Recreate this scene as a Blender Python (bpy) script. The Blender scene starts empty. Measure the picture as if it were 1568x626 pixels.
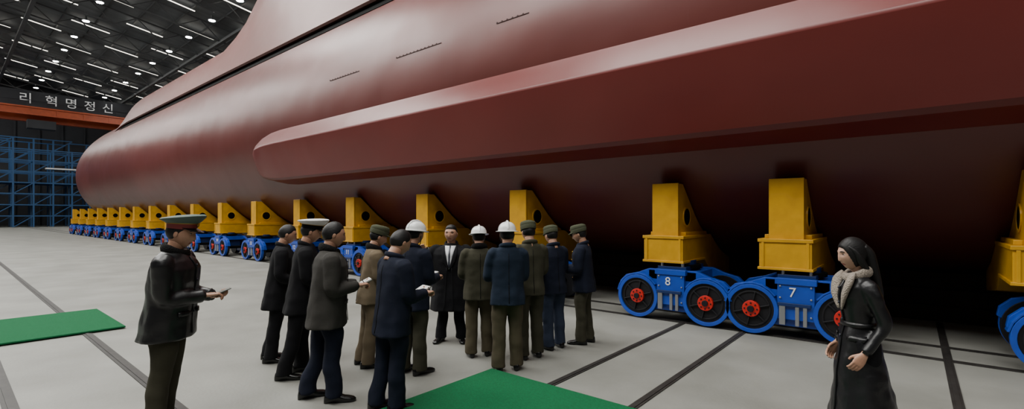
import bpy, math, random
from mathutils import Vector, Matrix
from mathutils.bvhtree import BVHTree
random.seed(7)
scene = bpy.context.scene
COL = scene.collection
rad = math.radians

# ------------------------------------------------------------ materials
def mat(name, col, rough=0.6, metal=0.0, col2=None, nscale=3.0, bump=0.0, bscale=40.0,
        coat=0.0, emit=None, estr=0.0, stretch=(1,1,1), spec=0.5, bdist=.02):
    m = bpy.data.materials.new(name); m.use_nodes = True
    nt = m.node_tree; b = nt.nodes['Principled BSDF']
    b.inputs['Base Color'].default_value = (*col, 1)
    b.inputs['Roughness'].default_value = rough
    b.inputs['Metallic'].default_value = metal
    b.inputs['Specular IOR Level'].default_value = spec
    b.inputs['Coat Weight'].default_value = coat
    b.inputs['Coat Roughness'].default_value = 0.25
    tc = nt.nodes.new('ShaderNodeTexCoord'); mp = nt.nodes.new('ShaderNodeMapping')
    mp.inputs['Scale'].default_value = stretch
    nt.links.new(tc.outputs['Object'], mp.inputs['Vector'])
    if col2 is not None:
        n = nt.nodes.new('ShaderNodeTexNoise'); n.inputs['Scale'].default_value = nscale
        n.inputs['Detail'].default_value = 6
        r = nt.nodes.new('ShaderNodeValToRGB')
        r.color_ramp.elements[0].position = 0.35; r.color_ramp.elements[0].color = (*col, 1)
        r.color_ramp.elements[1].position = 0.68; r.color_ramp.elements[1].color = (*col2, 1)
        nt.links.new(mp.outputs[0], n.inputs['Vector']); nt.links.new(n.outputs['Fac'], r.inputs['Fac'])
        nt.links.new(r.outputs['Color'], b.inputs['Base Color'])
    if bump > 0:
        n2 = nt.nodes.new('ShaderNodeTexNoise'); n2.inputs['Scale'].default_value = bscale
        n2.inputs['Detail'].default_value = 4
        bp = nt.nodes.new('ShaderNodeBump'); bp.inputs['Strength'].default_value = bump
        bp.inputs['Distance'].default_value = bdist
        nt.links.new(mp.outputs[0], n2.inputs['Vector']); nt.links.new(n2.outputs['Fac'], bp.inputs['Height'])
        nt.links.new(bp.outputs[0], b.inputs['Normal'])
    if emit:
        b.inputs['Emission Color'].default_value = (*emit, 1); b.inputs['Emission Strength'].default_value = estr
    return m

M_floor = mat('concrete_floor', (0.165,0.165,0.148), 0.55, col2=(0.228,0.228,0.208), nscale=0.9, bump=0.12, bscale=30)
def hull_mat(name, c1, c2, rough):
    m = mat(name, c1, rough, col2=c2, nscale=0.35, stretch=(0.6,1,1), spec=0.45)
    nt = m.node_tree; b = nt.nodes['Principled BSDF']
    tc = nt.nodes.new('ShaderNodeTexCoord'); sx = nt.nodes.new('ShaderNodeSeparateXYZ')
    nt.links.new(tc.outputs['Object'], sx.inputs[0])
    def grp(out, period, w):
        d = nt.nodes.new('ShaderNodeMath'); d.operation='PINGPONG'; d.inputs[1].default_value = period
        nt.links.new(out, d.inputs[0])
        s = nt.nodes.new('ShaderNodeMath'); s.operation='LESS_THAN'; s.inputs[1].default_value = w
        nt.links.new(d.outputs[0], s.inputs[0]); return s.outputs[0]
    w1 = grp(sx.outputs['X'], 1.35, 0.012)
    n = nt.nodes.new('ShaderNodeTexNoise'); n.inputs['Scale'].default_value=0.55; n.inputs['Detail'].default_value=1.5
    nt.links.new(tc.outputs['Object'], n.inputs['Vector'])
    a = nt.nodes.new('ShaderNodeMath'); a.operation='MULTIPLY_ADD'; a.inputs[1].default_value=0.06
    nt.links.new(w1, a.inputs[0]); nt.links.new(n.outputs['Fac'], a.inputs[2])
    bp = nt.nodes.new('ShaderNodeBump'); bp.inputs['Strength'].default_value=0.4; bp.inputs['Distance'].default_value=0.12
    nt.links.new(a.outputs[0], bp.inputs['Height']); nt.links.new(bp.outputs[0], b.inputs['Normal'])
    return m
M_hull = hull_mat('hull_red_primer', (0.084,0.0155,0.0122), (0.118,0.025,0.020), 0.38)
M_fair = hull_mat('fairing_red_primer', (0.108,0.0115,0.0095), (0.138,0.018,0.015), 0.38)
M_case = hull_mat('casing_red_primer', (0.100,0.027,0.022), (0.134,0.039,0.032), 0.43)
M_black = mat('black_gap', (0.002,0.002,0.002), 0.9, spec=.1)
M_weld = mat('weld_strip', (0.05,0.012,0.010), 0.5)
M_yel = mat('yellow_paint', (0.58,0.30,0.004), 0.42, col2=(0.46,0.23,0.004), nscale=4, coat=0.15)
M_blue = mat('blue_paint', (0.006,0.058,0.40), 0.38, col2=(0.005,0.043,0.31), nscale=5, coat=0.2)
M_blued = mat('dark_blue_paint', (0.003,0.018,0.09), 0.45)
M_tire = mat('black_wheel', (0.008,0.008,0.010), 0.5, spec=.3)
M_red = mat('red_hub', (0.50,0.016,0.011), 0.4)
M_steel = mat('steel', (0.35,0.36,0.38), 0.35, metal=0.8)
M_rail = mat('rail_steel', (0.018,0.016,0.015), 0.55, metal=0.2, col2=(0.032,0.029,0.027), nscale=8)
M_green = mat('green_mat', (0.004,0.092,0.032), 0.9, col2=(0.005,0.125,0.045), nscale=60, bump=0.6, bscale=200, spec=.2)
M_wall = mat('dark_wall', (0.018,0.019,0.023), 0.8, col2=(0.026,0.028,0.033), nscale=0.4)
M_roof = mat('roof_sheet', (0.10,0.11,0.12), 0.6, col2=(0.15,0.162,0.175), nscale=0.5, stretch=(3,0.3,1))
M_truss = mat('truss_steel', (0.08,0.085,0.09), 0.5)
M_orange = mat('orange_crane', (0.40,0.065,0.010), 0.5, col2=(0.31,0.048,0.008), nscale=2)
M_scaf = mat('blue_scaffold', (0.007,0.065,0.18), 0.5)
M_lamp = mat('lamp_glass', (1,1,1), 0.5, emit=(1.0,0.93,0.80), estr=4)
M_lamp2 = mat('round_lamp_glass', (1,1,1), 0.5, emit=(1.0,0.99,0.96), estr=55)
M_white = mat('white_paint', (0.7,0.7,0.7), 0.5)
M_letter = mat('letter_white_glow', (0.85,0.85,0.85), 0.5, emit=(1,1,1), estr=0.12)  # white letters given a faint added glow, not a lamp
M_block = mat('dark_filler_blocks', (0.020,0.013,0.009), 0.8, col2=(0.03,0.02,0.014), nscale=6)  # near-black brown for the added blocks that darken the space under the hull

# ------------------------------------------------------------ mesh builder
class MB:
    def __init__(s): s.v=[]; s.f=[]; s.m=[]
    def add(s, vs, fs, mi=0):
        o=len(s.v); s.v += [tuple(v) for v in vs]
        for f in fs: s.f.append(tuple(i+o for i in f)); s.m.append(mi)
    def box(s, a, b, mi=0):
        x0,y0,z0=a; x1,y1,z1=b
        vs=[(x0,y0,z0),(x1,y0,z0),(x1,y1,z0),(x0,y1,z0),(x0,y0,z1),(x1,y0,z1),(x1,y1,z1),(x0,y1,z1)]
        s.add(vs,[(0,3,2,1),(4,5,6,7),(0,1,5,4),(1,2,6,5),(2,3,7,6),(3,0,4,7)],mi)
    def beam(s, p, q, w, h=None, mi=0):
        p=Vector(p); q=Vector(q); h=h or w
        d=(q-p).normalized(); up=Vector((0,0,1))
        if abs(d.z)>0.95: up=Vector((1,0,0))
        a=d.cross(up).normalized()*w/2; b=a.cross(d).normalized()*h/2
        vs=[p-a-b,p+a-b,p+a+b,p-a+b,q-a-b,q+a-b,q+a+b,q-a+b]
        s.add(vs,[(0,3,2,1),(4,5,6,7),(0,1,5,4),(1,2,6,5),(2,3,7,6),(3,0,4,7)],mi)
    def rings(s, rings, mi=0, cap=True, closed=False):
        n=len(rings[0]); vs=[]
        for r in rings: vs+=r
        fs=[]
        R=len(rings)
        for i in range(R if closed else R-1):
            k=(i+1)%R
            for j in range(n):
                fs.append((i*n+j, i*n+(j+1)%n, k*n+(j+1)%n, k*n+j))
        if cap and not closed:
            fs.append(tuple(reversed(range(n)))); fs.append(tuple((R-1)*n+j for j in range(n)))
        s.add(vs,fs,mi)
    def cyl(s, c, axis, r, L, n=24, mi=0, r2=None):
        c=Vector(c); d=Vector(axis).normalized(); up=Vector((0,0,1)) if abs(d.z)<.9 else Vector((1,0,0))
        a=d.cross(up).normalized(); b=d.cross(a).normalized(); r2=r if r2 is None else r2
        R=[]
        for (t,rr) in ((-L/2,r),(L/2,r2)):
            R.append([c+d*t+a*rr*math.cos(2*math.pi*j/n)+b*rr*math.sin(2*math.pi*j/n) for j in range(n)])
        s.rings(R,mi)
    def ringY(s, c, r0, r1, y0, y1, n=32, mi=0):
        cx,cz=c; R=[]
        for (r,y) in ((r0,y0),(r1,y0),(r1,y1),(r0,y1)):
            R.append([Vector((cx+r*math.cos(2*math.pi*j/n), y, cz+r*math.sin(2*math.pi*j/n))) for j in range(n)])
        s.rings(R,mi,closed=True)
    def prismX(s, prof, x0, x1, mi=0):
        n=len(prof); vs=[(x0,y,z) for y,z in prof]+[(x1,y,z) for y,z in prof]
        fs=[tuple(range(n)), tuple(reversed(range(n,2*n)))]
        for j in range(n): fs.append((j,(j+1)%n, n+(j+1)%n, n+j))
        s.add(vs,fs,mi)
    def prismY(s, prof, y0, y1, mi=0):
        n=len(prof); vs=[(x,y0,z) for x,z in prof]+[(x,y1,z) for x,z in prof]
        fs=[tuple(range(n)), tuple(reversed(range(n,2*n)))]
        for j in range(n): fs.append((j,(j+1)%n,n+(j+1)%n,n+j))
        s.add(vs,fs,mi)
    def tube(s, pts, radii, n=14, sub=4, mi=0, flat=1.0, cap=True):
        P=[Vector(p) for p in pts]; out=[]; rr=[]
        for i in range(len(P)-1):
            p0=P[max(i-1,0)];p1=P[i];p2=P[i+1];p3=P[min(i+2,len(P)-1)]
            for k in range(sub):
                t=k/sub
                out.append(0.5*((2*p1)+(-p0+p2)*t+(2*p0-5*p1+4*p2-p3)*t*t+(-p0+3*p1-3*p2+p3)*t**3))
                rr.append(radii[i]*(1-t)+radii[i+1]*t)
        out.append(P[-1]); rr.append(radii[-1])
        d=(out[1]-out[0]).normalized(); up=Vector((0,1,0)) if abs(d.y)<.8 else Vector((1,0,0))
        a=d.cross(up).normalized(); R=[]
        for i,p in enumerate(out):
            if i==0: t=out[1]-out[0]
            elif i==len(out)-1: t=out[-1]-out[-2]
            else: t=out[i+1]-out[i-1]
            t.normalize(); a=(a-t*a.dot(t)).normalized(); b=t.cross(a)
            R.append([p+(a*math.cos(2*math.pi*j/n)+b*math.sin(2*math.pi*j/n)*flat)*rr[i] for j in range(n)])
        s.rings(R,mi,cap)
    def ell(s, c, r, n=16, m=10, mi=0, M=None):
        R=[]
        c=Vector(c)
        for i in range(1,m):
            ph=math.pi*i/m
            R.append([c+Vector((r[0]*math.sin(ph)*math.cos(2*math.pi*j/n), r[1]*math.sin(ph)*math.sin(2*math.pi*j/n), -r[2]*math.cos(ph))) for j in range(n)])
        s.rings(R,mi)
    def mesh(s, name, mats):
        me=bpy.data.meshes.new(name); me.from_pydata(s.v,[],s.f)
        for m in mats: me.materials.append(m)
        me.polygons.foreach_set('material_index', s.m); me.update()
        import bmesh
        bm=bmesh.new(); bm.from_mesh(me); bmesh.ops.recalc_face_normals(bm, faces=bm.faces); bm.to_mesh(me); bm.free()
        return me
def obj(name, me, parent=None, loc=(0,0,0), rot=None, smooth=False):
    o=bpy.data.objects.new(name, me); COL.objects.link(o); o.location=loc
    if rot is not None: o.rotation_euler=rot
    if parent: o.parent=parent
    if smooth and me:
        for p in me.polygons: p.use_smooth=True
    return o
def empty(name, loc=(0,0,0), rz=0, sc=1):
    e=bpy.data.objects.new(name,None); COL.objects.link(e); e.location=loc; e.rotation_euler=(0,0,rz); e.scale=(sc,sc,sc)
    e.empty_display_size=0.3; return e
def bevel(o,w,seg=2):
    b=o.modifiers.new('bevel','BEVEL'); b.width=w; b.segments=seg; b.limit_method='ANGLE'; b.angle_limit=rad(40)

# ------------------------------------------------------------ hall
X0,X1,Y0,Y1=-118,42,-30,38
RY,RZ,SL=-4,27.0,0.17
def roofz(y): return RZ-SL*abs(y-RY)
b=MB(); b.box((X0,Y0,-0.3),(X1,Y1,0)); obj('floor',b.mesh('floor',[M_floor]))
b=MB(); b.box((X0-.4,Y0,0),(X0,Y1,RZ+1))
for y in range(-28,38,3): b.box((X0,y,0),(X0+.25,y+.25,roofz(y)-.3))
obj('wall_far',b.mesh('wall_far',[M_wall]))
b=MB(); b.box((X1,Y0,0),(X1+.4,Y1,RZ+1)); obj('wall_near',b.mesh('wall_near',[M_wall]))
for nm,y,dy in (('wall_left',Y0,-.4),('wall_right',Y1,.4)):
    b=MB(); b.box((X0,min(y,y+dy),0),(X1,max(y,y+dy),roofz(y)+1))
    for x in range(X0+4,X1,8): b.box((x,y if dy<0 else y-.5,0),(x+.5,y+.5 if dy<0 else y,roofz(y)))
    obj(nm,b.mesh(nm,[M_wall]))
b=MB()
b.prismX([(Y0,roofz(Y0)),(RY,RZ),(Y1,roofz(Y1)),(Y1,roofz(Y1)+.5),(RY,RZ+.5),(Y0,roofz(Y0)+.5)],X0,X1)
obj('ceiling',b.mesh('ceiling',[M_roof]))
b=MB()
for x in range(X0+3,X1,7):
    prev=None
    for i,y in enumerate([Y0+k*2.0 for k in range(int((Y1-Y0)/2)+1)]):
        zt=roofz(y)-.35; zb=zt-1.5
        if prev:
            b.beam(prev[0],(x,y,zt),.16); b.beam(prev[1],(x,y,zb),.16)
            b.beam(prev[0] if i%2 else prev[1],(x,y,zb) if i%2 else (x,y,zt),.09)
        prev=((x,y,zt),(x,y,zb))
for k in range(int((Y1-Y0)/2.6)+1):
    y=Y0+k*2.6; b.beam((X0,y,roofz(y)-.15),(X1,y,roofz(y)-.15),.14,.2)
for y in (-14,6,20,30):
    b.beam((X0,y,roofz(y)-1.9),(X1,y,roofz(y)-1.9),.35,.3)
obj('roof_truss',b.mesh('roof_truss',[M_truss]))
b=MB()
for i,x in enumerate([X0+5.0+k*5.6 for k in range(28)]):
    for j,y in enumerate([-21,-12,2,9.5,17,24.5,32]):
        yy=y+(1.8 if i%2 else -1.8)
        z=roofz(yy)-.55; 
        sg=SL if yy<RY else -SL
        b.beam((x,yy-1.7,z-sg*1.7),(x,yy+1.7,z+sg*1.7),.12,.06)
obj('strip_light',b.mesh('strip_light',[M_lamp]))
b=MB()
for i,x in enumerate([X0+8+k*7 for k in range(22)]):
    for y in (-24,-15,-7,3,10,17.5,25,33):
        z=roofz(y)-2.0
        b.cyl((x,y,z+.28),(0,0,1),.10,.5,10,1)
        b.cyl((x,y,z+.1),(0,0,1),.36,.2,16,1,r2=.12)
        b.cyl((x,y,z-.02),(0,0,1),.28,.06,16,0)
obj('high_bay_lamp',b.mesh('high_bay_lamp',[M_lamp2,M_truss]))

cr=empty('portal_crane',(-98,0,0))
b=MB(); b.box((0,Y0+1.2,16.3),(.9,Y1-1.6,17.3)); b.box((-2.4,Y0+1.2,15.6),(-1.5,Y1-1.6,16.9))
for y in range(-28,36,3): b.box((.9,y,16.3),(1.0,y+.18,17.3))
b.box((.9,Y0+1.2,17.2),(1.15,Y1-1.6,17.4)); b.box((.9,Y0+1.2,16.2),(1.15,Y1-1.6,16.35))
for y in (Y0+1.2,Y1-3):
    b.box((-3.5,y,15.3),(1.8,y+1.4,17.6)); 
    for x in (-3.4,1.0): b.box((x,y+.3,.3),(x+.7,y+1.1,15.3))
    b.box((-4,y+.2,0),(2.2,y+1.2,.6))
obj('girder',b.mesh('girder',[M_orange]),cr)
b=MB(); b.box((-.2,Y0+1.2,17.8),(.1,Y1-1.6,19.8))
for y in range(-28,36,2): b.beam((.6,y,17.4),(.6,y,18.4),.06)
b.beam((.6,Y0+1.2,18.4),(.6,Y1-1.6,18.4),.06); b.box((-1.2,8,14.4),(.6,11,15.6)); b.box((-.2,Y0+1.2,17.3),(.1,Y1-1.6,17.8))
obj('banner_board',b.mesh('banner_board',[M_wall]),cr)
tx=bpy.data.curves.new('banner_text','FONT'); tx.body='리  혁 명 정 신'; tx.size=1.6; tx.extrude=.03; tx.space_character=1.15
tx.materials.append(M_letter)
o=bpy.data.objects.new('banner_text',tx); COL.objects.link(o); o.parent=cr; o.location=(.18,7.1,18.1); o.rotation_euler=(rad(90),0,rad(90))

b=MB()
for (x,ph) in ((-104,0),(-107,1),(-110,0)):
    ys=[-26+k*2.2 for k in range(26)]
    zs=[0,1.7,3.4,5.1,6.8,8.5,10.2,11.9,13.6]
    for i,y in enumerate(ys):
        top=13.6 if (i//3+ph)%3 else 11.9
        b.beam((x,y,0),(x,y,top),.2)
        if i<len(ys)-1:
            for z in zs[1:]:
                if z<=top: b.beam((x,y,z),(x,ys[i+1],z),.16)
            for k,z in enumerate(zs[:-1]):
                if (i+k+ph)%3==0 and zs[k+1]<=top: b.beam((x,y,z),(x,ys[i+1],zs[k+1]),.12)
for i in range(0,26,2):
    for z in (3.4,6.8,10.2): b.beam((-110,-26+i*2.2,z),(-104,-26+i*2.2,z),.14)
b.box((-104.5,10.5,9.0),(-103.4,22,9.2),1)
b.box((-110,-26,3.3),(-104,29,3.4)); b.box((-110,-26,6.7),(-104,29,6.8))
obj('scaffolding',b.mesh('scaffolding',[M_scaf,M_white]))

# ------------------------------------------------------------ floor rails and mats
def strip_obj(name,x0,x1,y0,y1,z=.018):
    b=MB(); b.box((x0,y0,0),(x1,y1,z*.6)); 
    if x1-x0>y1-y0:
        m=(y0+y1)/2; b.box((x0,m-.022,z*.5),(x1,m+.022,z))
    else:
        m=(x0+x1)/2; b.box((m-.022,y0,z*.5),(m+.022,y1,z))
    obj(name,b.mesh(name,[M_rail]))
for y in (8.2,9.0,15.0,15.8,1.46,.43): strip_obj('floor_rail',-112,40,y-.055,y+.055)
for x in (-3.03,-2.07,.33,1.29): strip_obj('cross_rail',x-.045,x+.045,-6,11,.016)
def matobj(x0,x1,y0,y1):
    b=MB(); b.box((x0,y0,.017),(x1,y1,.045)); o=obj('green_floor_mat',b.mesh('green_floor_mat',[M_green])); bevel(o,.008)
matobj(-3.82,-1.0,1.9,4.18); matobj(-12.1,-9.85,-2.2,1.94)
b=MB()
for k in range(76):
    x=-48+k*1.1
    for (j,(h0,h1)) in enumerate(((0,.27),(.27,.54),(.54,.83))):
        w=.549
        b.box((x-w,11.15+.1*j,h0),(x+w,12.85-.1*j,h1))
obj('under_hull_dark_filler',b.mesh('under_hull_dark_filler',[M_block]))  # added dark filler under the hull, hides the lit floor beyond

# ------------------------------------------------------------ submarine
YC,ZC,R=12.0,5.35,4.5
sub=empty('submarine',(0,0,0))
def hr(x):
    if x<-52: 
        t=min(1,(-52-x)/14.0); return R*max(0.0,(1-t**2.25))**(1/2.15)
    if x>20: return R*(1-.25*((x-20)/18)**2)
    return R
xs=[38,32,26,20]+[20-k*2 for k in range(1,37)]+[-52-14*math.sin(math.pi/2*k/22) for k in range(1,22)]+[-65.99]
b=MB(); NN=144
rings=[[Vector((x,YC+max(hr(x),.01)*math.cos(2*math.pi*j/NN),ZC+max(hr(x),.01)*math.sin(2*math.pi*j/NN))) for j in range(NN)] for x in xs]
b.rings(rings); obj('hull',b.mesh('hull',[M_hull]),sub,smooth=True)
flat=[(9.3,8.7),(8.5,8.36),(8.44,8.42),(8.70,9.05),(9.0,9.84),(9.25,10.15),(9.7,10.42),(10.6,10.75),(12,10.85)]
sail=[(9.3,8.7),(8.5,8.36),(8.44,8.42),(8.70,9.05),(9.0,9.84),(9.42,11.3),(9.95,13.4),(10.6,15.2),(12,15.5)]
def hullz(y): 
    return ZC+math.sqrt(max(0,R*R-(y-YC)**2))
def casing_sec(x):
    s=0
    if -26.9<x<=-22.8: s=(x+26.9)/4.1
    elif -22.8<x<=-8: s=1
    elif -8<x<-5: s=(-5-x)/3
    e=1.0
    if x<-42: e=max(0,math.cos((-42-x)/4.5*math.pi/2))**.6 if x>-46.5 else 0
    if x>28: e=max(0,1-(x-28)/5)
    out=[]
    for a,c in zip(flat,sail):
        y=a[0]*(1-s)+c[0]*s; z=a[1]*(1-s)+c[1]*s
        hz=hullz(y)-.08
        z=hz+(z-hz)*e if z>hz else z
        out.append((y,z))
    half=out; full=half+[(24-y,z) for y,z in reversed(half[:-1])]
    return [Vector((x,y,z)) for y,z in full]
cx=[33,30,28,20,10,0,-4.9,-5,-6,-7,-8,-12,-16,-20,-22.7,-22.8,-23.5,-24.5,-25.5,-26.5,-26.9,-27,-30,-34,-38,-42,-43,-44,-45,-45.8,-46.3,-46.5]
b=MB(); b.rings([casing_sec(x) for x in cx])
o=obj('casing_and_sail',b.mesh('casing_and_sail',[M_case]),sub,smooth=True)
try:
    o.data.set_sharp_from_angle(angle=rad(35))
except Exception as ex: print(ex)
b=MB()
def hp(a,r=R): return (YC+r*math.cos(a),ZC+r*math.sin(a))
a1=math.atan2(8.02-ZC,8.37-YC); a2=math.atan2(8.45-ZC,8.70-YC)
prof=[hp(a1,R+.02),hp((a1+a2)/2,R+.02),hp(a2,R+.02),hp(a2,R-.1),hp(a1,R-.1)]
b.prismX(prof,-44.5,32); obj('casing_gap_shade',b.mesh('casing_gap_shade',[M_black]),sub)  # black strip on the hull, paints in the shadowed gap below the casing
def hull_out(z): return YC-math.sqrt(R*R-(z-ZC)**2)
full=[(7.56,4.84),(7.30,4.52),(7.14,4.26),(7.28,3.75),(7.52,3.13),(7.60,3.06),(8.24,2.92)]
fx=[(-19.35,.0),(-19.0,.35),(-18.3,.72),(-17.5,.93),(-16.8,1.0)]+[(x,1.0) for x in range(-16,23,2)]+[(24,.6),(25,0)]
b=MB(); rr=[]
for x,e in fx:
    ring=[]
    zm=3.88
    for i,(y,z) in enumerate(full):
        zz=zm+(z-zm)*(.42+.58*e)
        ho=hull_out(zz); prot=(hull_out(z)-y)
        yy=ho-prot*min(1,e*1.15)+.03 if 0<i<6 else ho+.05
        ring.append(Vector((x,yy,zz)))
    ring+= [Vector((x,9.2,2.9+.6)),Vector((x,8.4,4.5))]
    rr.append(ring)
b.rings(rr); o=obj('flank_fairing',b.mesh('flank_fairing',[M_fair]),sub,smooth=True)
try: o.data.set_sharp_from_angle(angle=rad(18))
except Exception as ex: print(ex)
bevel(o,.03,2)
b=MB()
for (xa,xb) in ((-13.46,-11.9),(-10.2,-8.48),(-6.74,-5.88)):
    b.box((xa,7.518,5.87),(xb,7.56,5.882))
    n=int((xb-xa)/.14)
    for k in range(n): b.box((xa+k*.14,7.512,5.885),(xa+k*.14+.03,7.53,5.90))
obj('draft_marks',b.mesh('draft_marks',[M_weld]),sub)

# ------------------------------------------------------------ transport trolleys
def make_trolley(OFF):
    b=MB()
    O=OFF; W=.35
    b.prismX([(0,1.02),(0,1.46),(1.48,1.46),(1.75,1.30),(2.1,1.12),(2.7,.93),(2.7,.62),(1.4,.78),(1.1,1.02)],O-W,O+W)
    b.box((O-W-.02,-.02,1.42),(O+W+.02,1.4,1.47)); b.box((O-W-.02,-.02,1.0),(O+W+.02,1.1,1.04))
    for x in (-.3,.3):
        b.box((O+x-.02,-.015,1.04),(O+x+.02,0,1.42))
    prof=[(.12,1.46),(.12,2.38),(.32,2.38),(.5,2.22),(.72,2.02),(.95,1.82),(1.2,1.64),(1.46,1.49),(1.46,1.46)]
    b.prismX(prof,O-.235,O-.19); b.prismX(prof,O+.19,O+.235)
    inner=[(.14,1.46),(.14,2.36),(.30,2.36),(.49,2.19),(.70,1.99),(.93,1.79),(1.2,1.61),(1.4,1.47)]
    b.prismX(inner,O-.195,O+.195)
    b.box((O-.235,.09,1.46),(O+.235,.14,2.39))
    for sx in (-1,1):
        b.cyl((O+sx*.237,.50,1.80),(1,0,0),.155,.012,24,6)
        R=[]
        for (r,t) in ((.15,.23),(.19,.23),(.19,.25),(.15,.25)):
            R.append([Vector((O+sx*t,.50+r*math.cos(2*math.pi*j/24),1.80+r*math.sin(2*math.pi*j/24))) for j in range(24)])
        b.rings(R,0,closed=True)
        b.prismX([(.22,1.47),(.22,1.53),(1.3,1.53),(1.36,1.47)],O+sx*.235,O+sx*.32)
    b.cyl((0,.45,.985),(0,0,1),.26,.10,24,2); b.cyl((0,.45,.93),(0,0,1),.34,.06,24,6)
    b.box((-.25,.02,.88),(.25,.9,.94),2)
    for x in (-.3,.3): b.cyl((x*.6,.05,.96),(0,0,1),.025,.12,10,5)
    arch=[(-1.0,.50),(-.98,.62),(-.86,.74),(-.62,.80),(-.42,.88),(.42,.88),(.62,.80),(.86,.74),(.98,.62),(1.0,.50),
          (.86,.42),(.62,.30),(.36,.17),(-.36,.17),(-.62,.30),(-.86,.42)]
    b.prismY(arch,.02,.12,1); b.prismY(arch,.86,.96,1)
    b.box((-.42,.02,.70),(.42,.96,.86),1)
    b.box((-.24,-.05,.28),(.24,.04,.82),1)
    b.box((-.27,-.07,.80),(.27,.05,.89),1)
    b.box((-.21,-.085,.20),(-.13,-.04,.50),5); b.box((.0,-.085,.20),(.05,-.04,.50),5); b.box((.1,-.085,.20),(.15,-.04,.50),5)
    b.box((-.23,-.09,.48),(.2,-.04,.53),2)
    for x in (-.2,.2):
        for z in (.34,.60,.77): b.cyl((x,-.055,z),(0,1,0),.014,.03,8,5)
    for wx in (-.60,.60):
        for (y0,sg) in ((-.02,-1),(.98,1)):
            yo=y0
            b.cyl((wx,yo+(.06 if sg<0 else -.06)*1,.385),(0,1,0),.37,.16,36,3)
            b.ringY((wx,.385),.318,.378,yo-.05,yo+.05,36,1)
            b.ringY((wx,.385),.25,.275,yo-.035,yo+.04,32,3)
            b.cyl((wx,yo+sg*.04,.385),(0,1,0),.125,.06,20,4)
            b.cyl((wx,yo+sg*.07,.385),(0,1,0),.05,.06,12,3)
            for k in range(8):
                a=2*math.pi*k/8; b.cyl((wx+.09*math.cos(a),yo+sg*.075,.385+.09*math.sin(a)),(0,1,0),.014,.02,6,3)
            for k in range(6):
                a=2*math.pi*k/6+.3
                b.beam((wx+.13*math.cos(a),yo+sg*.035,.385+.13*math.sin(a)),(wx+.27*math.cos(a),yo+sg*.035,.385+.27*math.sin(a)),.035,.02,3)
        b.cyl((wx,.48,.385),(0,1,0),.06,.9,12,6)
    for sx in (-1,1):
        R=[]
        for k in range(9):
            a=rad(10+ k*17) if sx>0 else rad(170-k*17)
            c=(sx*.60,.385)
            R.append([Vector((c[0]+r*math.cos(a),y,c[1]+r*math.sin(a))) for (r,y) in ((.385,-.06),(.41,-.06),(.41,.14),(.385,.14))])
        b.rings(R,1)
    b.box((-.3,.2,.3),(.3,.8,.72),2)
    return b.mesh('transport_trolley',[M_yel,M_blue,M_blued,M_tire,M_red,M_steel,M_black,M_white])
TM=make_trolley(-.15); TM6=make_trolley(-.60)
txs=[1.84,-1.34,-3.23,-6.6,-9.9,-13.4,-16.9,-20.6,-24.3,-28.1,-32.0,-35.8,-39.6,-43.4,-47.2,-51,-54.8,-58.6,-62.4]
num=['6','7','8','9','10','11','12','13','14']
for i,x in enumerate(txs):
    for far in (0,1):
        if far and i>12: continue
        if not far:
            o=obj('transport_trolley',TM6 if i==0 else TM,None,(x,8.15,.016))
            bevel(o,.008)
            if i<len(num):
                t=bpy.data.curves.new('number','FONT'); t.body=num[i]; t.size=.2; t.extrude=.004; t.align_x='CENTER'; t.materials.append(M_white)
                to=bpy.data.objects.new('number',t); COL.objects.link(to); to.parent=o; to.location=(-.04,-.056,.62); to.rotation_euler=(rad(90),0,0)
        else:
            o=obj('transport_trolley',TM,None,(x,24-8.15,.016),(0,0,math.pi))
for x in (5,8.5,12,15.5,19):
    obj('transport_trolley',TM,None,(x,8.15,.016)); obj('transport_trolley',TM,None,(x,24-8.15,.016),(0,0,math.pi))

# ------------------------------------------------------------ people
skin=mat('skin',(0.42,0.23,0.15),0.5,col2=(0.37,0.19,0.12),nscale=14)
skinw=mat('skin_pale',(0.46,0.27,0.19),0.5)
lip=mat('lips',(0.26,0.07,0.055),0.5)
hairm=mat('hair_black',(0.006,0.0055,0.0055),0.5,bump=.5,bscale=150,stretch=(1,.2,1),spec=.3,bdist=.004)
eyew=mat('eye_white',(.5,.48,.45),.3); eyeb=mat('eye_dark',(.01,.008,.006),.2)
shoe=mat('black_shoe',(0.005,0.005,0.005),0.25)
paper=mat('paper',(.55,.55,.53),.7); cover=mat('notebook_cover',(.03,.05,.04),.5); penm=mat('pen',(.02,.02,.03),.3)
shirt=mat('white_shirt',(.62,.63,.66),.7); tiem=mat('tie',(.015,.018,.03),.5)
def cloth(n,c,r=.9,b_=.4): return mat(n,c,r,col2=tuple(k*1.2 for k in c),nscale=7,bump=b_,bscale=60,spec=.2,bdist=.004)
C_black=cloth('black_wool',(.0042,.0042,.0054)); C_leather=mat('black_leather',(.005,.005,.006),.38,bump=.35,bscale=16,spec=.45,bdist=.012)
C_gray=cloth('dark_grey_padded',(.032,.030,.027)); C_khaki=cloth('khaki_cloth',(.11,.084,.053)); C_navy=cloth('navy_cloth',(.0062,.0085,.018))
C_olive=cloth('olive_cloth',(.062,.052,.032)); C_olived=cloth('dark_olive_cloth',(.036,.034,.022)); C_tblue=cloth('slate_trouser',(.022,.030,.052))
C_blue2=cloth('blue_black_coat',(.010,.017,.031)); C_cap=cloth('field_cap_green',(.048,.052,.031)); C_capg=mat('peaked_cap_green',(.070,.107,.088),.7)
C_fur=mat('black_fur',(.005,.0045,.0045),.9,bump=1,bscale=120,spec=.2); C_furl=mat('light_fur',(.30,.255,.21),.95,bump=1,bscale=90)
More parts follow.
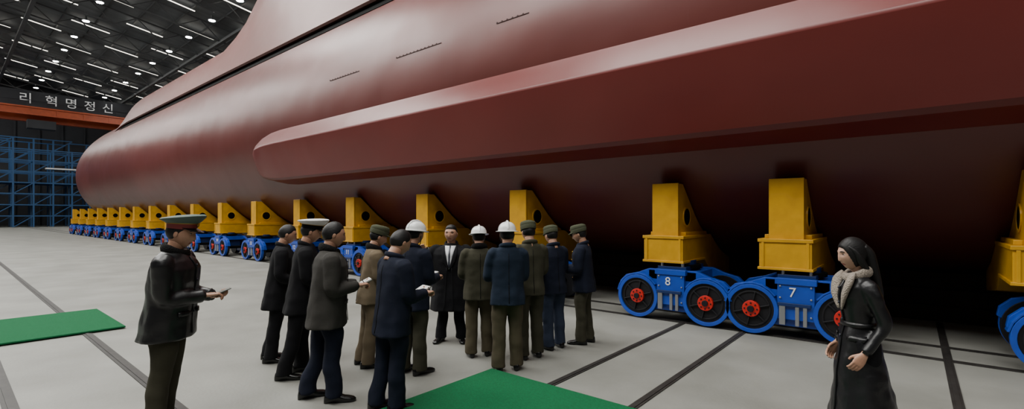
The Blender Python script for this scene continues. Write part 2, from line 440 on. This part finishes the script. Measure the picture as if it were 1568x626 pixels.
C_capw=mat('white_cap',(.65,.65,.65),.5); C_helm=mat('white_helmet',(.70,.71,.70),.25,coat=.4); C_redband=mat('cap_band',(.18,.02,.02),.6); C_gold=mat('gold_trim',(.6,.38,.07),.35,metal=.8)

wr=bpy.data.textures.new('wrinkle','CLOUDS'); wr.noise_scale=.16; wr.noise_depth=1
def bake(me,vox,disp=0.0,smooth=4):
    o=bpy.data.objects.new('tmp',me); COL.objects.link(o)
    m=o.modifiers.new('r','REMESH'); m.mode='VOXEL'; m.voxel_size=vox
    if smooth:
        s=o.modifiers.new('s','SMOOTH'); s.factor=.5; s.iterations=smooth
    if disp:
        d=o.modifiers.new('d','DISPLACE'); d.texture=wr; d.strength=disp; d.mid_level=.5
        d.texture_coords='LOCAL'
    dg=bpy.context.evaluated_depsgraph_get(); dg.update()
    me2=bpy.data.meshes.new_from_object(o.evaluated_get(dg)); bpy.data.objects.remove(o)
    for p in me2.polygons: p.use_smooth=True
    return me2

def hand_mesh(curl,name):
    b=MB()
    def ring(y,rx,rz,z=0): return [Vector((rx*math.cos(2*math.pi*j/14),y,z+rz*math.sin(2*math.pi*j/14))) for j in range(14)]
    b.rings([ring(-.03,.026,.021),ring(0,.027,.019),ring(.025,.034,.018),(ring(.055,.041,.016)),ring(.085,.042,.014),ring(.1,.038,.011)])
    Ls=[.068,.076,.071,.056]; xs_=[-.030,-.010,.010,.029]; rr=[.0090,.0092,.0088,.0078]
    for L,x,r in zip(Ls,xs_,rr):
        p=Vector((x*.85,.075,0)); pts=[p,Vector((x,.096,0))]; a=0; q=pts[-1].copy()
        for k,fr in enumerate((.45,.30,.25)):
            a+=curl*(.8 if k==0 else 1.0)
            q=q+Vector((x*.10*fr,math.cos(a),-math.sin(a)))*L*fr; pts.append(q.copy())
        b.tube(pts,[r*1.1,r*1.1,r,r*.93,r*.75],10,3)
    b.tube([(-.018,.02,-.004),(-.038,.045,-.012),(-.052,.068,-.018-.01*curl),(-.056+.01*curl,.092,-.024-.016*curl)],[.014,.0125,.0105,.0085],10,3)
    me=bake(b.mesh(name,[skin]),.0038,0,2); me.name=name
    me.materials.clear(); me.materials.append(skin); return me
H_R=hand_mesh(.45,'hand'); H_C=hand_mesh(.85,'hand_grip')
def mirror(me):
    m=me.copy()
    for v in m.vertices: v.co.x=-v.co.x
    m.flip_normals(); return m
H_RL=mirror(H_R); H_CL=mirror(H_C)

def head_pt(dx,dy,dz,nose=.019):
    hw,hh=.078,.118
    x=dx*hw; z=dz*hh
    y=dy*(.096 if dy>0 else .104)
    low=max(0,-dz)
    x*=1-.26*low**1.6
    if dy<0: y*=1-.38*low**1.2
    else:
        y*=1-.04*low
        y=y*(1-.07*max(0,dz-.25))
    g=lambda a,s: math.exp(-(a/s)**2)
    if dy>0.2:
        nz=0
        if -.040<z<.022: nz=min(1,(.022-z)/.058)
        elif z<=-.040: nz=max(0,1-(-.040-z)/.007)
        y+=nose*nz*g(x,.0120)
        y-=.008*(g(abs(x)-.032,.015)*g(z-.008,.011))
        y+=.003*g(z-.030,.010)*g(x,.05)
        y+=.004*g(x,.020)*g(z+.060,.005)+.004*g(x,.018)*g(z+.071,.006)-.003*g(x,.03)*g(z+.0655,.002)
        y+=.006*g(x,.022)*g(z+.098,.014)
        y+=.003*g(abs(x)-.042,.018)*g(z+.02,.02)
    return Vector((x,y,z))
HL={'std':[(-1,-.055),(-.3,-.045),(0,-.015),(.22,.015),(.42,.03),(.62,.060),(1,.066)],
    'kim':[(-1,-.03),(-.3,-.01),(0,.018),(.3,.032),(.5,.058),(1,.070)],
    'fem':[(-1,-.115),(0,-.115),(.30,-.075),(.50,-.02),(.68,.025),(.85,.048),(1,.058)]}
def build_head(hairkind, sk, wide=1.0, fem=False):
    b=MB(); n,m=72,54; Rg=[]; ns=.0145 if fem else .019
    for i in range(1,m):
        ph=math.pi*i/m; Rg.append([head_pt(math.sin(ph)*math.cos(2*math.pi*j/n+.0001),math.sin(ph)*math.sin(2*math.pi*j/n),-math.cos(ph),ns) for j in range(n)])
    Rg=[[Vector((p.x*wide,p.y,p.z)) for p in r] for r in Rg]
    b.rings(Rg)
    for k,f in enumerate(b.f):
        c=sum((Vector(b.v[i]) for i in f),Vector())/len(f)
        if c.y>.06 and abs(c.x)<.021 and -.075<c.z<-.057: b.m[k]=1
    for sx in (-1,1):
        R2=[]
        for t in range(9):
            a=math.pi*t/8
            R2.append([Vector((sx*(.072*wide+.010*math.sin(a)*(1+.3*math.cos(u))), -.006-.004*math.cos(a)+.015*math.sin(a)*math.sin(u)*1.0, -.008-.028*math.cos(a)+.004*math.sin(a)*math.cos(u))) for u in [2*math.pi*q/10 for q in range(10)]])
        b.rings(R2)
        ex=sx*.032*wide
        b.ell((ex,.0748,.007),(.0125,.007,.0050),12,8,2)
        b.ell((ex,.0790,.007),(.0056,.0035,.0048),10,6,3)
        b.tube([(ex-.014,.0815,.009),(ex,.0828,.0130),(ex+.014,.0785 if sx>0 else .0815,.010)],[.0016,.0023,.0014],8,3,3)
        b.tube([(sx*.014,.0905,.027),(sx*.032*wide,.0872,.031),(sx*.050*wide,.0752,.026)],[.0030,.0040,.002],8,3,4)
    b.tube([(0,-.035,-.20),(0,-.025,-.13),(0,-.012,-.06)],[.060 if not fem else .046,.057 if not fem else .043,.057 if not fem else .045],16,3)
    me=b.mesh('head',[sk,lip,eyew,eyeb,hairm])
    for p in me.polygons: p.use_smooth=True
    b=MB(); Rg=[]
    n,m=64,56
    T=HL[hairkind]
    def hairline(az):
        s=math.sin(az)
        for (a0,v0),(a1_,v1) in zip(T[:-1],T[1:]):
            if s<=a1_: return v0+(v1-v0)*(s-a0)/(a1_-a0)
        return T[-1][1]
    for i in range(1,m):
        ph=math.pi*i/m; ring=[]
        for j in range(n):
            az=2*math.pi*j/n; p=head_pt(math.sin(ph)*math.cos(az),math.sin(ph)*math.sin(az),-math.cos(ph),0)
            p.x*=wide
            hl=hairline(az)
            over=p.z-hl
            k=1.0+ ((0.055 if not fem else .10) if over>.0 else -.04)*min(1,abs(over)/.012)
            if hairkind=='kim' and p.z>.06: k+=.10*min(1,(p.z-.06)/.03)
            ring.append(Vector((p.x*k,p.y*k-.001,p.z*(k if p.z>0 else 1))))
        Rg.append(ring)
    b.rings(Rg)
    if fem:
        b.tube([(0,-.06,.05),(0,-.095,-.01),(0,-.105,-.10),(0,-.115,-.20),(0,-.13,-.32),(.0,-.135,-.42)],[.06,.074,.076,.070,.052,.012],18,4,flat=.62)
        for s_ in (-1,1): b.tube([(s_*.050,.045,.065),(s_*.074,.012,.02),(s_*.076,-.015,-.05),(s_*.055,-.06,-.14)],[.010,.018,.026,.02],10,4)
    hm=b.mesh('hair',[hairm])
    for p in hm.polygons: p.use_smooth=True
    return me,hm
HEADS={'std':build_head('std',skin),'kim':build_head('kim',skin,1.16),'fem':build_head('fem',skinw,.93,True)}

def ringxy(z,rx,ry,cy=0,n=32,e=2.2,wob=0,ph=0,cx=0):
    out=[]
    for j in range(n):
        a=2*math.pi*j/n; c,s=math.cos(a),math.sin(a)
        k=1+wob*math.sin(5*a+ph)+wob*.6*math.sin(8*a+2*ph)
        out.append(Vector((cx+rx*k*math.copysign(abs(c)**(2/e),c),cy+ry*k*math.copysign(abs(s)**(2/e),s),z)))
    return out
HATM={}
def hat_mesh(kind):
    if kind in HATM: return HATM[kind]
    b=MB()
    def rg(z,rx,ry,cy=0,tilt=0):
        return [Vector((rx*math.cos(2*math.pi*j/32),cy+ry*math.sin(2*math.pi*j/32),z+tilt*math.sin(2*math.pi*j/32))) for j in range(32)]
    if kind=='helmet':
        L=[(.030,.128,.152),(.036,.130,.154),(.040,.104,.124)]
        L+= [(.045+.098*math.sin(t),.102*math.cos(t)**.8,.122*math.cos(t)**.8) for t in [k*math.pi/2/9 for k in range(0,9)]]+[(.1432,.012,.014)]
        b.rings([rg(z,a,c,.004) for z,a,c in L])
        b.tube([(0,-.115,.06),(0,-.085,.118),(0,-.03,.146),(0,.04,.144),(0,.09,.118),(0,.12,.062)],[.012]*6,10,3)
        b.tube([(.078,0,.03),(.072,.02,-.06),(.02,.05,-.125),(-.02,.05,-.125),(-.072,.02,-.06),(-.078,0,.03)],[.005]*6,6,3,1)
        mats=[C_helm,cover]
    elif kind in('peak_green','peak_white'):
        b.rings([rg(.035,.085,.104,-.002,.0),rg(.080,.089,.108,0,.006)],1)
        b.rings([rg(.078,.090,.109,0,.006),rg(.095,.112,.132,0,.012),rg(.115,.134,.154,0,.024),rg(.124,.136,.157,0,.028),rg(.134,.122,.142,0,.028),rg(.142,.06,.07,0,.014)],0)
        b.rings([rg(.074,.0905,.1095,0,.006),rg(.082,.0905,.1095,0,.006)],3)
        n=14
        vs=[];fs=[]
        for k in range(n+1):
            a=rad(20+140*k/n); w=math.sin(math.pi*k/n)**.6
            vs+= [Vector((.083*math.cos(a),.103*math.sin(a),.048)),Vector((.088*math.cos(a)*(1+.05*w),.104*math.sin(a)+.052*w,.048-.028*w)),
                  Vector((.083*math.cos(a),.103*math.sin(a),.042)),Vector((.088*math.cos(a)*(1+.05*w),.104*math.sin(a)+.052*w,.043-.028*w))]
        for k in range(n):
            o_=4*k; fs+=[(o_,o_+1,o_+5,o_+4),(o_+2,o_+6,o_+7,o_+3),(o_+1,o_+3,o_+7,o_+5)]
        b.add(vs,fs,2)
        b.ell((0,.112,.075),(.018,.008,.018),10,8,3)
        mats=[C_capg,C_redband,shoe,C_gold] if kind=='peak_green' else [C_capw,C_black,shoe,C_gold]
    else:
        b.rings([rg(.030,.086,.106,-.002,-.004),rg(.060,.090,.110,-.002,-.004),rg(.090,.094,.113,-.004,0),rg(.112,.092,.110,-.006,.004),rg(.128,.080,.096,-.006,.004),rg(.138,.05,.06,-.006,0)],0)
        b.rings([rg(.028,.091,.111,-.004,-.010),rg(.070,.096,.116,-.004,-.014),rg(.078,.092,.112,-.004,-.012)],0)
        vs=[];fs=[];n=12
        for k in range(n+1):
            a=rad(30+120*k/n); w=math.sin(math.pi*k/n)**.6
            vs+= [Vector((.086*math.cos(a),.105*math.sin(a),.045)),Vector((.088*math.cos(a),.104*math.sin(a)+.048*w,.043-.018*w)),
                  Vector((.086*math.cos(a),.105*math.sin(a),.036)),Vector((.088*math.cos(a),.104*math.sin(a)+.048*w,.036-.018*w))]
        for k in range(n):
            o_=4*k; fs+=[(o_,o_+1,o_+5,o_+4),(o_+2,o_+6,o_+7,o_+3),(o_+1,o_+3,o_+7,o_+5)]
        b.add(vs,fs,0)
        b.ell((0,.116,.075),(.013,.006,.013),8,6,1)
        mats=[C_cap,C_redband]
    me=b.mesh('hat',mats)
    for p in me.polygons: p.use_smooth=True
    try: me.set_sharp_from_angle(angle=rad(50))
    except: pass
    HATM[kind]=me; return me

def ik(sh,wr_,l1,l2,pole):
    d=wr_-sh; L=min(d.length,l1+l2-.005); dn=d.normalized(); wr_=sh+dn*L
    a=(l1*l1-l2*l2+L*L)/(2*L); h=math.sqrt(max(0,l1*l1-a*a))
    p=(pole-dn*pole.dot(dn)).normalized()
    return sh+dn*a+p*h, wr_
def basis(yd,zd):
    y=yd.normalized(); z=(zd-y*zd.dot(y)).normalized(); x=y.cross(z)
    return Matrix((x,y,z)).transposed().to_4x4()

def person(name,x,y,total,az,coat,trous,hat=None,head='std',hem=.76,lean=.0,pitch=12,yaw=0,
           rw=(.10,.28,1.08),lw=(-.12,.27,1.06),feet=((.11,.02,8),(-.11,-.02,-8)),collar=None,book=True,fat=1.0,
           rdir=None,ldir=None,kim=False,woman=False,long=False,handR='g',handL='g',bookm=None,belt=False):
    hadd={'helmet':.045,'peak_green':.06,'peak_white':.06,'cap':.03,None:.008}[hat]
    sc=total/(1.72+hadd)
    E=empty(name,(x,y,0),rad(az-90),sc)
    S=lambda p: Vector((p[0],p[1]+lean*p[2],p[2]))
    seed=random.random()*6
    b=MB()
    if woman:
        T=[(hem,.27,.22,.0,.05),(hem+.25,.225,.19,0,.04),(.80,.175,.150,0,.02),(.95,.155,.128,0,.01),(1.05,.125,.105,0,.0),(1.14,.130,.110,.005,0),(1.25,.150,.120,.012,0),(1.34,.160,.105,.0,0),(1.40,.125,.08,-.01,0),(1.45,.062,.06,-.012,0)]
        shx,shr=.150,(.062,.055,.048,.040,.036)
    else:
        f=fat
        T=[(hem,.218*f,.165*f,-.005,.035),(hem+.10,.212*f,.160*f,-.003,.025),(.98,.203*f,.150*f,0,.015),(1.08,.200*f,.145*f,.003,.008),(1.20,.210*f,.146*f,.005,0),(1.30,.215*f,.138*f,0,0),(1.37,.195*f,.112*f,-.01,0),(1.42,.145,.092,-.015,0),(1.46,.085,.078,-.015,0)]
        if hem<.6: T=[(hem,.25*f,.19*f,0,.04),(.66,.235*f,.178*f,0,.03)]+T[2:]
        shx,shr=.182*f,(.078,.073,.066,.058,.054)
    b.rings([ringxy(z,rx,ry,cy,36,2.3,wb,seed) for z,rx,ry,cy,wb in T])
    hands=[]
    for sx,w,dirv,hk in ((1,rw,rdir,handR),(-1,lw,ldir,handL)):
        sh=Vector((sx*shx,-.01,1.365 if not woman else 1.345))
        el,wp=ik(sh,Vector(w),.285,.255,Vector((sx*(.45 if not woman else .15),-.55,-.8)))
        fd=(wp-el).normalized()
        b.tube([sh+Vector((-sx*.05,0,.0)),sh,(sh+el)/2+Vector((sx*.006,0,0)),el,(el+wp)/2,wp],[shr[0]*.8,shr[0],shr[1],shr[2],shr[3],shr[4]],18,4)
        hands.append((sx,wp,fd,dirv,hk))
    me=bake(b.mesh('coat',[coat]),.0115,.020 if coat is not C_leather else .028,2)
    for v in me.vertices: v.co=S(v.co)
    me.materials.clear(); me.materials.append(coat); me.name='coat'
    obj('coat',me,E)
    bvh=BVHTree.FromPolygons([v.co.copy() for v in me.vertices],[tuple(p.vertices) for p in me.polygons])
    def patch(rows,side,m,off=.004,nm='trim',nc=5):
        bb=MB(); G=[]
        last=None
        for (z,xa,xb) in rows:
            row=[]
            for k in range(nc):
                xx=xa+(xb-xa)*k/(nc-1)
                h=bvh.ray_cast(Vector((xx,side*1.2,z)),Vector((0,-side,0)))
                if h[0] is not None: last=h[0].y
                yy=(last if last is not None else 0)+side*off
                row.append(Vector((xx,yy,z)))
            G.append(row)
        vs=[p for r in G for p in r]; fs=[(i*nc+k,i*nc+k+1,(i+1)*nc+k+1,(i+1)*nc+k) for i in range(len(G)-1) for k in range(nc-1)]
        bb.add(vs,fs); q=obj(nm,bb.mesh(nm,[m]),E,smooth=True)
        so=q.modifiers.new('s','SOLIDIFY'); so.thickness=.006; so.offset=0
    def zr(a,c,n): return [a+(c-a)*k/n for k in range(n+1)]
    if not long:
        patch([(z,-.004,.004) for z in zr(hem+.03,1.02,12)],-1,C_fur,.002,'back_vent',2)
        patch([(z,-.0025,.0025) for z in zr(1.02,1.38,12)],-1,C_fur,.0005,'back_seam',2)
    if kim:
        patch([(z,-.085*(z-1.08)/.34,.085*(z-1.08)/.34) for z in zr(1.09,1.425,12)],1,shirt,.006,'shirt')
        patch([(z,-.010-.012*(1.42-z),.010+.012*(1.42-z)) for z in zr(1.11,1.425,10)],1,tiem,.014,'tie')
        for sx in (-1,1):
            patch([(z,sx*(.080*(z-1.08)/.34),sx*(.080*(z-1.08)/.34+.012+.050*math.sin(math.pi*min(1,(z-1.08)/.36)))) for z in zr(1.09,1.425,10)],1,coat,.016,'lapel')
            patch([(z,sx*(.028+.05*(1.1-z)),sx*(.044+.05*(1.1-z))) for z in zr(hem+.02,1.12,10)],1,coat,.014,'coat_front_edge')
    else:
        patch([(z,-.008,.016) for z in zr(hem+.03,1.40,16)],1,coat,.006,'front_placket',3)
        for z in (.95,1.08,1.21,1.33): patch([(z-.009,-.006,.012),(z+.009,-.006,.012)],1,C_gold if (hat in('peak_white','cap')) else tiem,.014,'button',3)
        for sx in (-1,1): patch([(z,sx*.07,sx*.17) for z in zr(.93,.965,2)],1,coat,.009,'pocket_flap')
    if belt:
        bb=MB(); bb.rings([ringxy(z,rx,ry,0,36) for z,rx,ry in ((1.03,.137,.115),(1.065,.132,.112))]); q=bb.mesh('belt',[C_leather])
        for v in q.vertices: v.co=S(v.co)
        obj('belt',q,E,smooth=True)
    bb=MB()
    cm=collar or coat; cr_=.034 if collar else .022
    Rr=[]
    for k in range(28):
        a=2*math.pi*k/28; ce=Vector(((.088 if not woman else .075)*math.cos(a),-.012+.080*math.sin(a),1.455-.030*math.sin(a)*(1.4 if math.sin(a)>0 else .8)- (0 if not woman else .01)))
        out=Vector((math.cos(a),math.sin(a),0))
        Rr.append([S(ce+out*cr_*.75*math.cos(u)+Vector((0,0,1))*cr_*1.25*math.sin(u)) for u in [2*math.pi*q/10 for q in range(10)]])
    bb.rings(Rr,closed=True)
    if woman or collar is C_furl:
        for sx in (-1,1): bb.tube([S((sx*.06,.055,1.44)),S((sx*.085,.095,1.38)),S((sx*.065,.125,1.28)),S((sx*.02,.128,1.16))],[.038,.050,.042,.012],10,4,flat=.5)
    obj('collar',bb.mesh('collar',[cm]),E,smooth=True)
    b=MB(); 
    b.rings([ringxy(z,rx,ry,0,28) for z,rx,ry in ((.80,.165,.115),(.88,.170,.120),(.98,.160,.115))])
    sb=MB()
    for (fx_,fy,toe) in feet:
        sx=1 if fx_>0 else -1
        hip=Vector((sx*.088,0,.90)); an=Vector((fx_,fy,.09)); kn=(hip+an)/2+Vector((0,.018,.02))
        b.tube([hip+Vector((0,0,.04)),hip-Vector((0,0,.1)),kn+Vector((0,0,.12)),kn,kn-Vector((0,.01,.16)),an+Vector((0,0,.07)),an-Vector((0,0,.035))],[.098,.102,.090,.080,.078,.078,.084],18,4)
        Rg=[]
        c,s_=math.cos(rad(-toe)),math.sin(rad(-toe))
        for (yy,w,h) in ((-.085,.020,.05),(-.075,.034,.085),(-.04,.038,.105),(.0,.038,.11),(.05,.042,.085),(.10,.049,.062),(.15,.049,.052),(.185,.038,.042),(.205,.016,.03)):
            ring=[]
            for j in range(16):
                a=2*math.pi*j/16; cc,ss=math.cos(a),math.sin(a)
                px=w*math.copysign(abs(cc)**.7,cc); pz=max(.0,h/2+h/2*math.copysign(abs(ss)**.75,ss))
                ring.append(Vector((fx_+px*c-yy*s_,fy+px*s_+yy*c,pz)))
            Rg.append(ring)
        sb.rings(Rg)
    me=bake(b.mesh('trousers',[trous]),.0115,.024,2)
    for v in me.vertices: v.co=S(v.co)
    me.materials.clear(); me.materials.append(trous); obj('trousers',me,E)
    sm=sb.mesh('shoes',[shoe]); obj('shoes',sm,E,smooth=True)
    hm,hair=HEADS[head]
    Mh=Matrix.Translation(S((0,-.005,1.495)))@Matrix.Rotation(rad(-pitch),4,'X')@Matrix.Rotation(rad(yaw),4,'Z')@Matrix.Translation((0,.015,.102))@Matrix.Scale(1.05,4)
    for nm,mm in (('head',hm),('hair',hair)):
        q=obj(nm,mm,E); q.matrix_local=Mh
    if hat:
        q=obj({'helmet':'hard_hat','peak_green':'peaked_cap','peak_white':'peaked_cap','cap':'field_cap'}[hat],hat_mesh(hat),E); q.matrix_local=Mh@Matrix.Rotation(rad(4),4,'X')
    for sx,wp,fd,dirv,hk in hands:
        if dirv is None:
            d=Vector((-sx*.35,.75,.05)) if book else fd
            up=Vector((0,0,1)) if sx>0 else Vector((0,0,-1))
            if book and sx<0: up=Vector((0.2,.3,-1))
            if not book: up=Vector((sx,0,.2))
        else: d,up=Vector(dirv[0]),Vector(dirv[1])
        mesh=(H_C if hk=='g' else H_R) if sx>0 else (H_CL if hk=='g' else H_RL)
        B=basis(d,up)
        q=obj('hand_right' if sx>0 else 'hand_left',mesh,E,smooth=True)
        q.matrix_local=Matrix.Translation(S(wp+fd*.012))@B
        bb=MB(); bb.tube([S(wp-fd*.04),S(wp+fd*.012)],[shr[4]*.72,shr[4]*.72],14,1); obj('shirt_cuff',bb.mesh('shirt_cuff',[coat]),E,smooth=True)
    if book:
        lwp=hands[1][1]; 
        c=S(lwp+Vector((.055,.095,.035)))
        bb=MB(); bb.box((-.075,-.055,-.006),(.075,.055,0),1); bb.box((-.071,-.052,0),(.071,.052,.012),0)
        q=obj('notebook',bb.mesh('notebook',[bookm or paper,cover]),E); q.matrix_local=Matrix.Translation(c)@Matrix.Rotation(rad(25),4,'X')
        rwp=hands[0][1]; c=S(rwp+Vector((-.03,.085,0)))
        bb=MB(); bb.tube([c+Vector((.012,-.03,.055)),c+Vector((-.012,.03,-.025))],[.004,.0025],8,1); obj('pen',bb.mesh('pen',[penm]),E)
    return E

person('officer_in_leather_coat',-5.04,1.21,1.89,52,C_leather,C_olived,'peak_green',hem=.74,lean=.10,pitch=10,collar=C_fur,fat=1.12,rw=(.05,.25,1.08),lw=(-.12,.25,1.05))
person('man_in_black_overcoat',-6.28,2.68,1.74,62,C_black,C_black,None,hem=.66,lean=.12,pitch=16,rw=(.16,.24,.98))
person('naval_officer',-5.49,2.60,1.85,62,C_black,C_black,'peak_white',hem=.70,lean=.11,pitch=14,feet=((.12,-.08,10),(-.12,.08,-8)))
person('man_in_padded_coat',-4.55,2.45,1.79,66,C_gray,C_navy,None,hem=.72,lean=.06,pitch=10,fat=1.14,collar=C_fur,rw=(.12,.24,1.10),lw=(-.08,.26,1.08),feet=((.12,.10,12),(-.11,-.12,-6)))
person('officer_in_khaki_coat',-5.17,3.34,1.74,66,C_khaki,C_khaki,'cap',hem=.78,lean=.09,pitch=18,collar=C_fur)
person('man_in_navy_suit',-3.83,2.71,1.73,82,C_navy,C_navy,None,hem=.72,lean=.07,pitch=24,feet=((.10,.05,8),(-.10,-.05,-8)))
person('engineer_in_hard_hat',-4.50,3.54,1.80,95,C_navy,C_olived,'helmet',hem=.74,lean=.02,pitch=10)
person('man_in_long_black_coat',-5.22,4.83,1.70,308,C_black,C_black,None,head='kim',hem=.48,fat=1.28,pitch=-2,yaw=-6,kim=True,long=True,book=False,
       rw=(.36,.24,1.34),lw=(-.28,.30,1.24),rdir=((.15,.5,.8),(.2,-.8,.4)),ldir=((.25,.85,.35),(-.9,.2,.3)),handR='r',handL='r',feet=((.15,.03,18),(-.15,.02,-18)))
person('engineer_in_hard_hat',-4.38,4.55,1.73,140,C_olived,C_olive,'helmet',hem=.76,lean=.01,pitch=12,collar=C_fur,fat=1.0)
person('engineer_in_hard_hat',-3.72,4.35,1.79,138,C_blue2,C_olive,'helmet',hem=.78,lean=.01,pitch=6,rw=(.08,.28,1.12),lw=(-.12,.28,1.12),bookm=cover,fat=.95)
person('officer_in_olive_uniform',-3.82,4.92,1.79,150,C_olived,C_olived,'cap',hem=.80,lean=.02,pitch=14,fat=.93)
person('officer_in_navy_coat',-3.83,5.48,1.72,160,C_navy,C_tblue,'cap',hem=.78,lean=.03,pitch=16,fat=.93)
person('officer_in_navy_coat',-3.62,5.99,1.73,200,C_navy,C_olived,'cap',hem=.76,lean=.05,pitch=16,feet=((.10,-.02,8),(-.10,.06,-8)))
person('woman_in_leather_coat',-.29,4.57,1.68,212,C_leather,C_black,None,head='fem',hem=.22,lean=.045,pitch=8,collar=C_furl,woman=True,long=True,book=False,belt=True,
       rw=(.19,.06,.86),lw=(-.19,.06,.86),handR='r',handL='r',feet=((.07,.02,4),(-.07,-.02,-4)))

# ------------------------------------------------------------ lights
def area(x,y,z,sx,sy,p,col=(1,.985,.94),rot=(0,0,0)):
    L=bpy.data.lights.new('hall_light','AREA'); L.shape='RECTANGLE'; L.size=sx; L.size_y=sy; L.energy=p; L.color=col
    o=bpy.data.objects.new('hall_light',L); COL.objects.link(o); o.location=(x,y,z); o.rotation_euler=rot
for x,p in ((-100,4600),(-76,4600),(-54,4600),(-34,4600),(-16,4600),(0,3600),(16,900)):
    area(x,-6,21.5,12,7,p,rot=(rad(12),0,0))
area(-8,4,20.5,10,5,2800)
area(-30,4,20.5,10,5,2800)
area(-85,20,19.5,12,6,1500)

# ------------------------------------------------------------ camera
cd=bpy.data.cameras.new('camera'); cam=bpy.data.objects.new('camera',cd); COL.objects.link(cam)
cd.sensor_width=36; cd.lens=36*734/1568; cd.shift_y=16/1568; cd.clip_end=400
cam.location=(0,0,1.85); cam.rotation_euler=(rad(90),0,rad(40)); scene.camera=cam
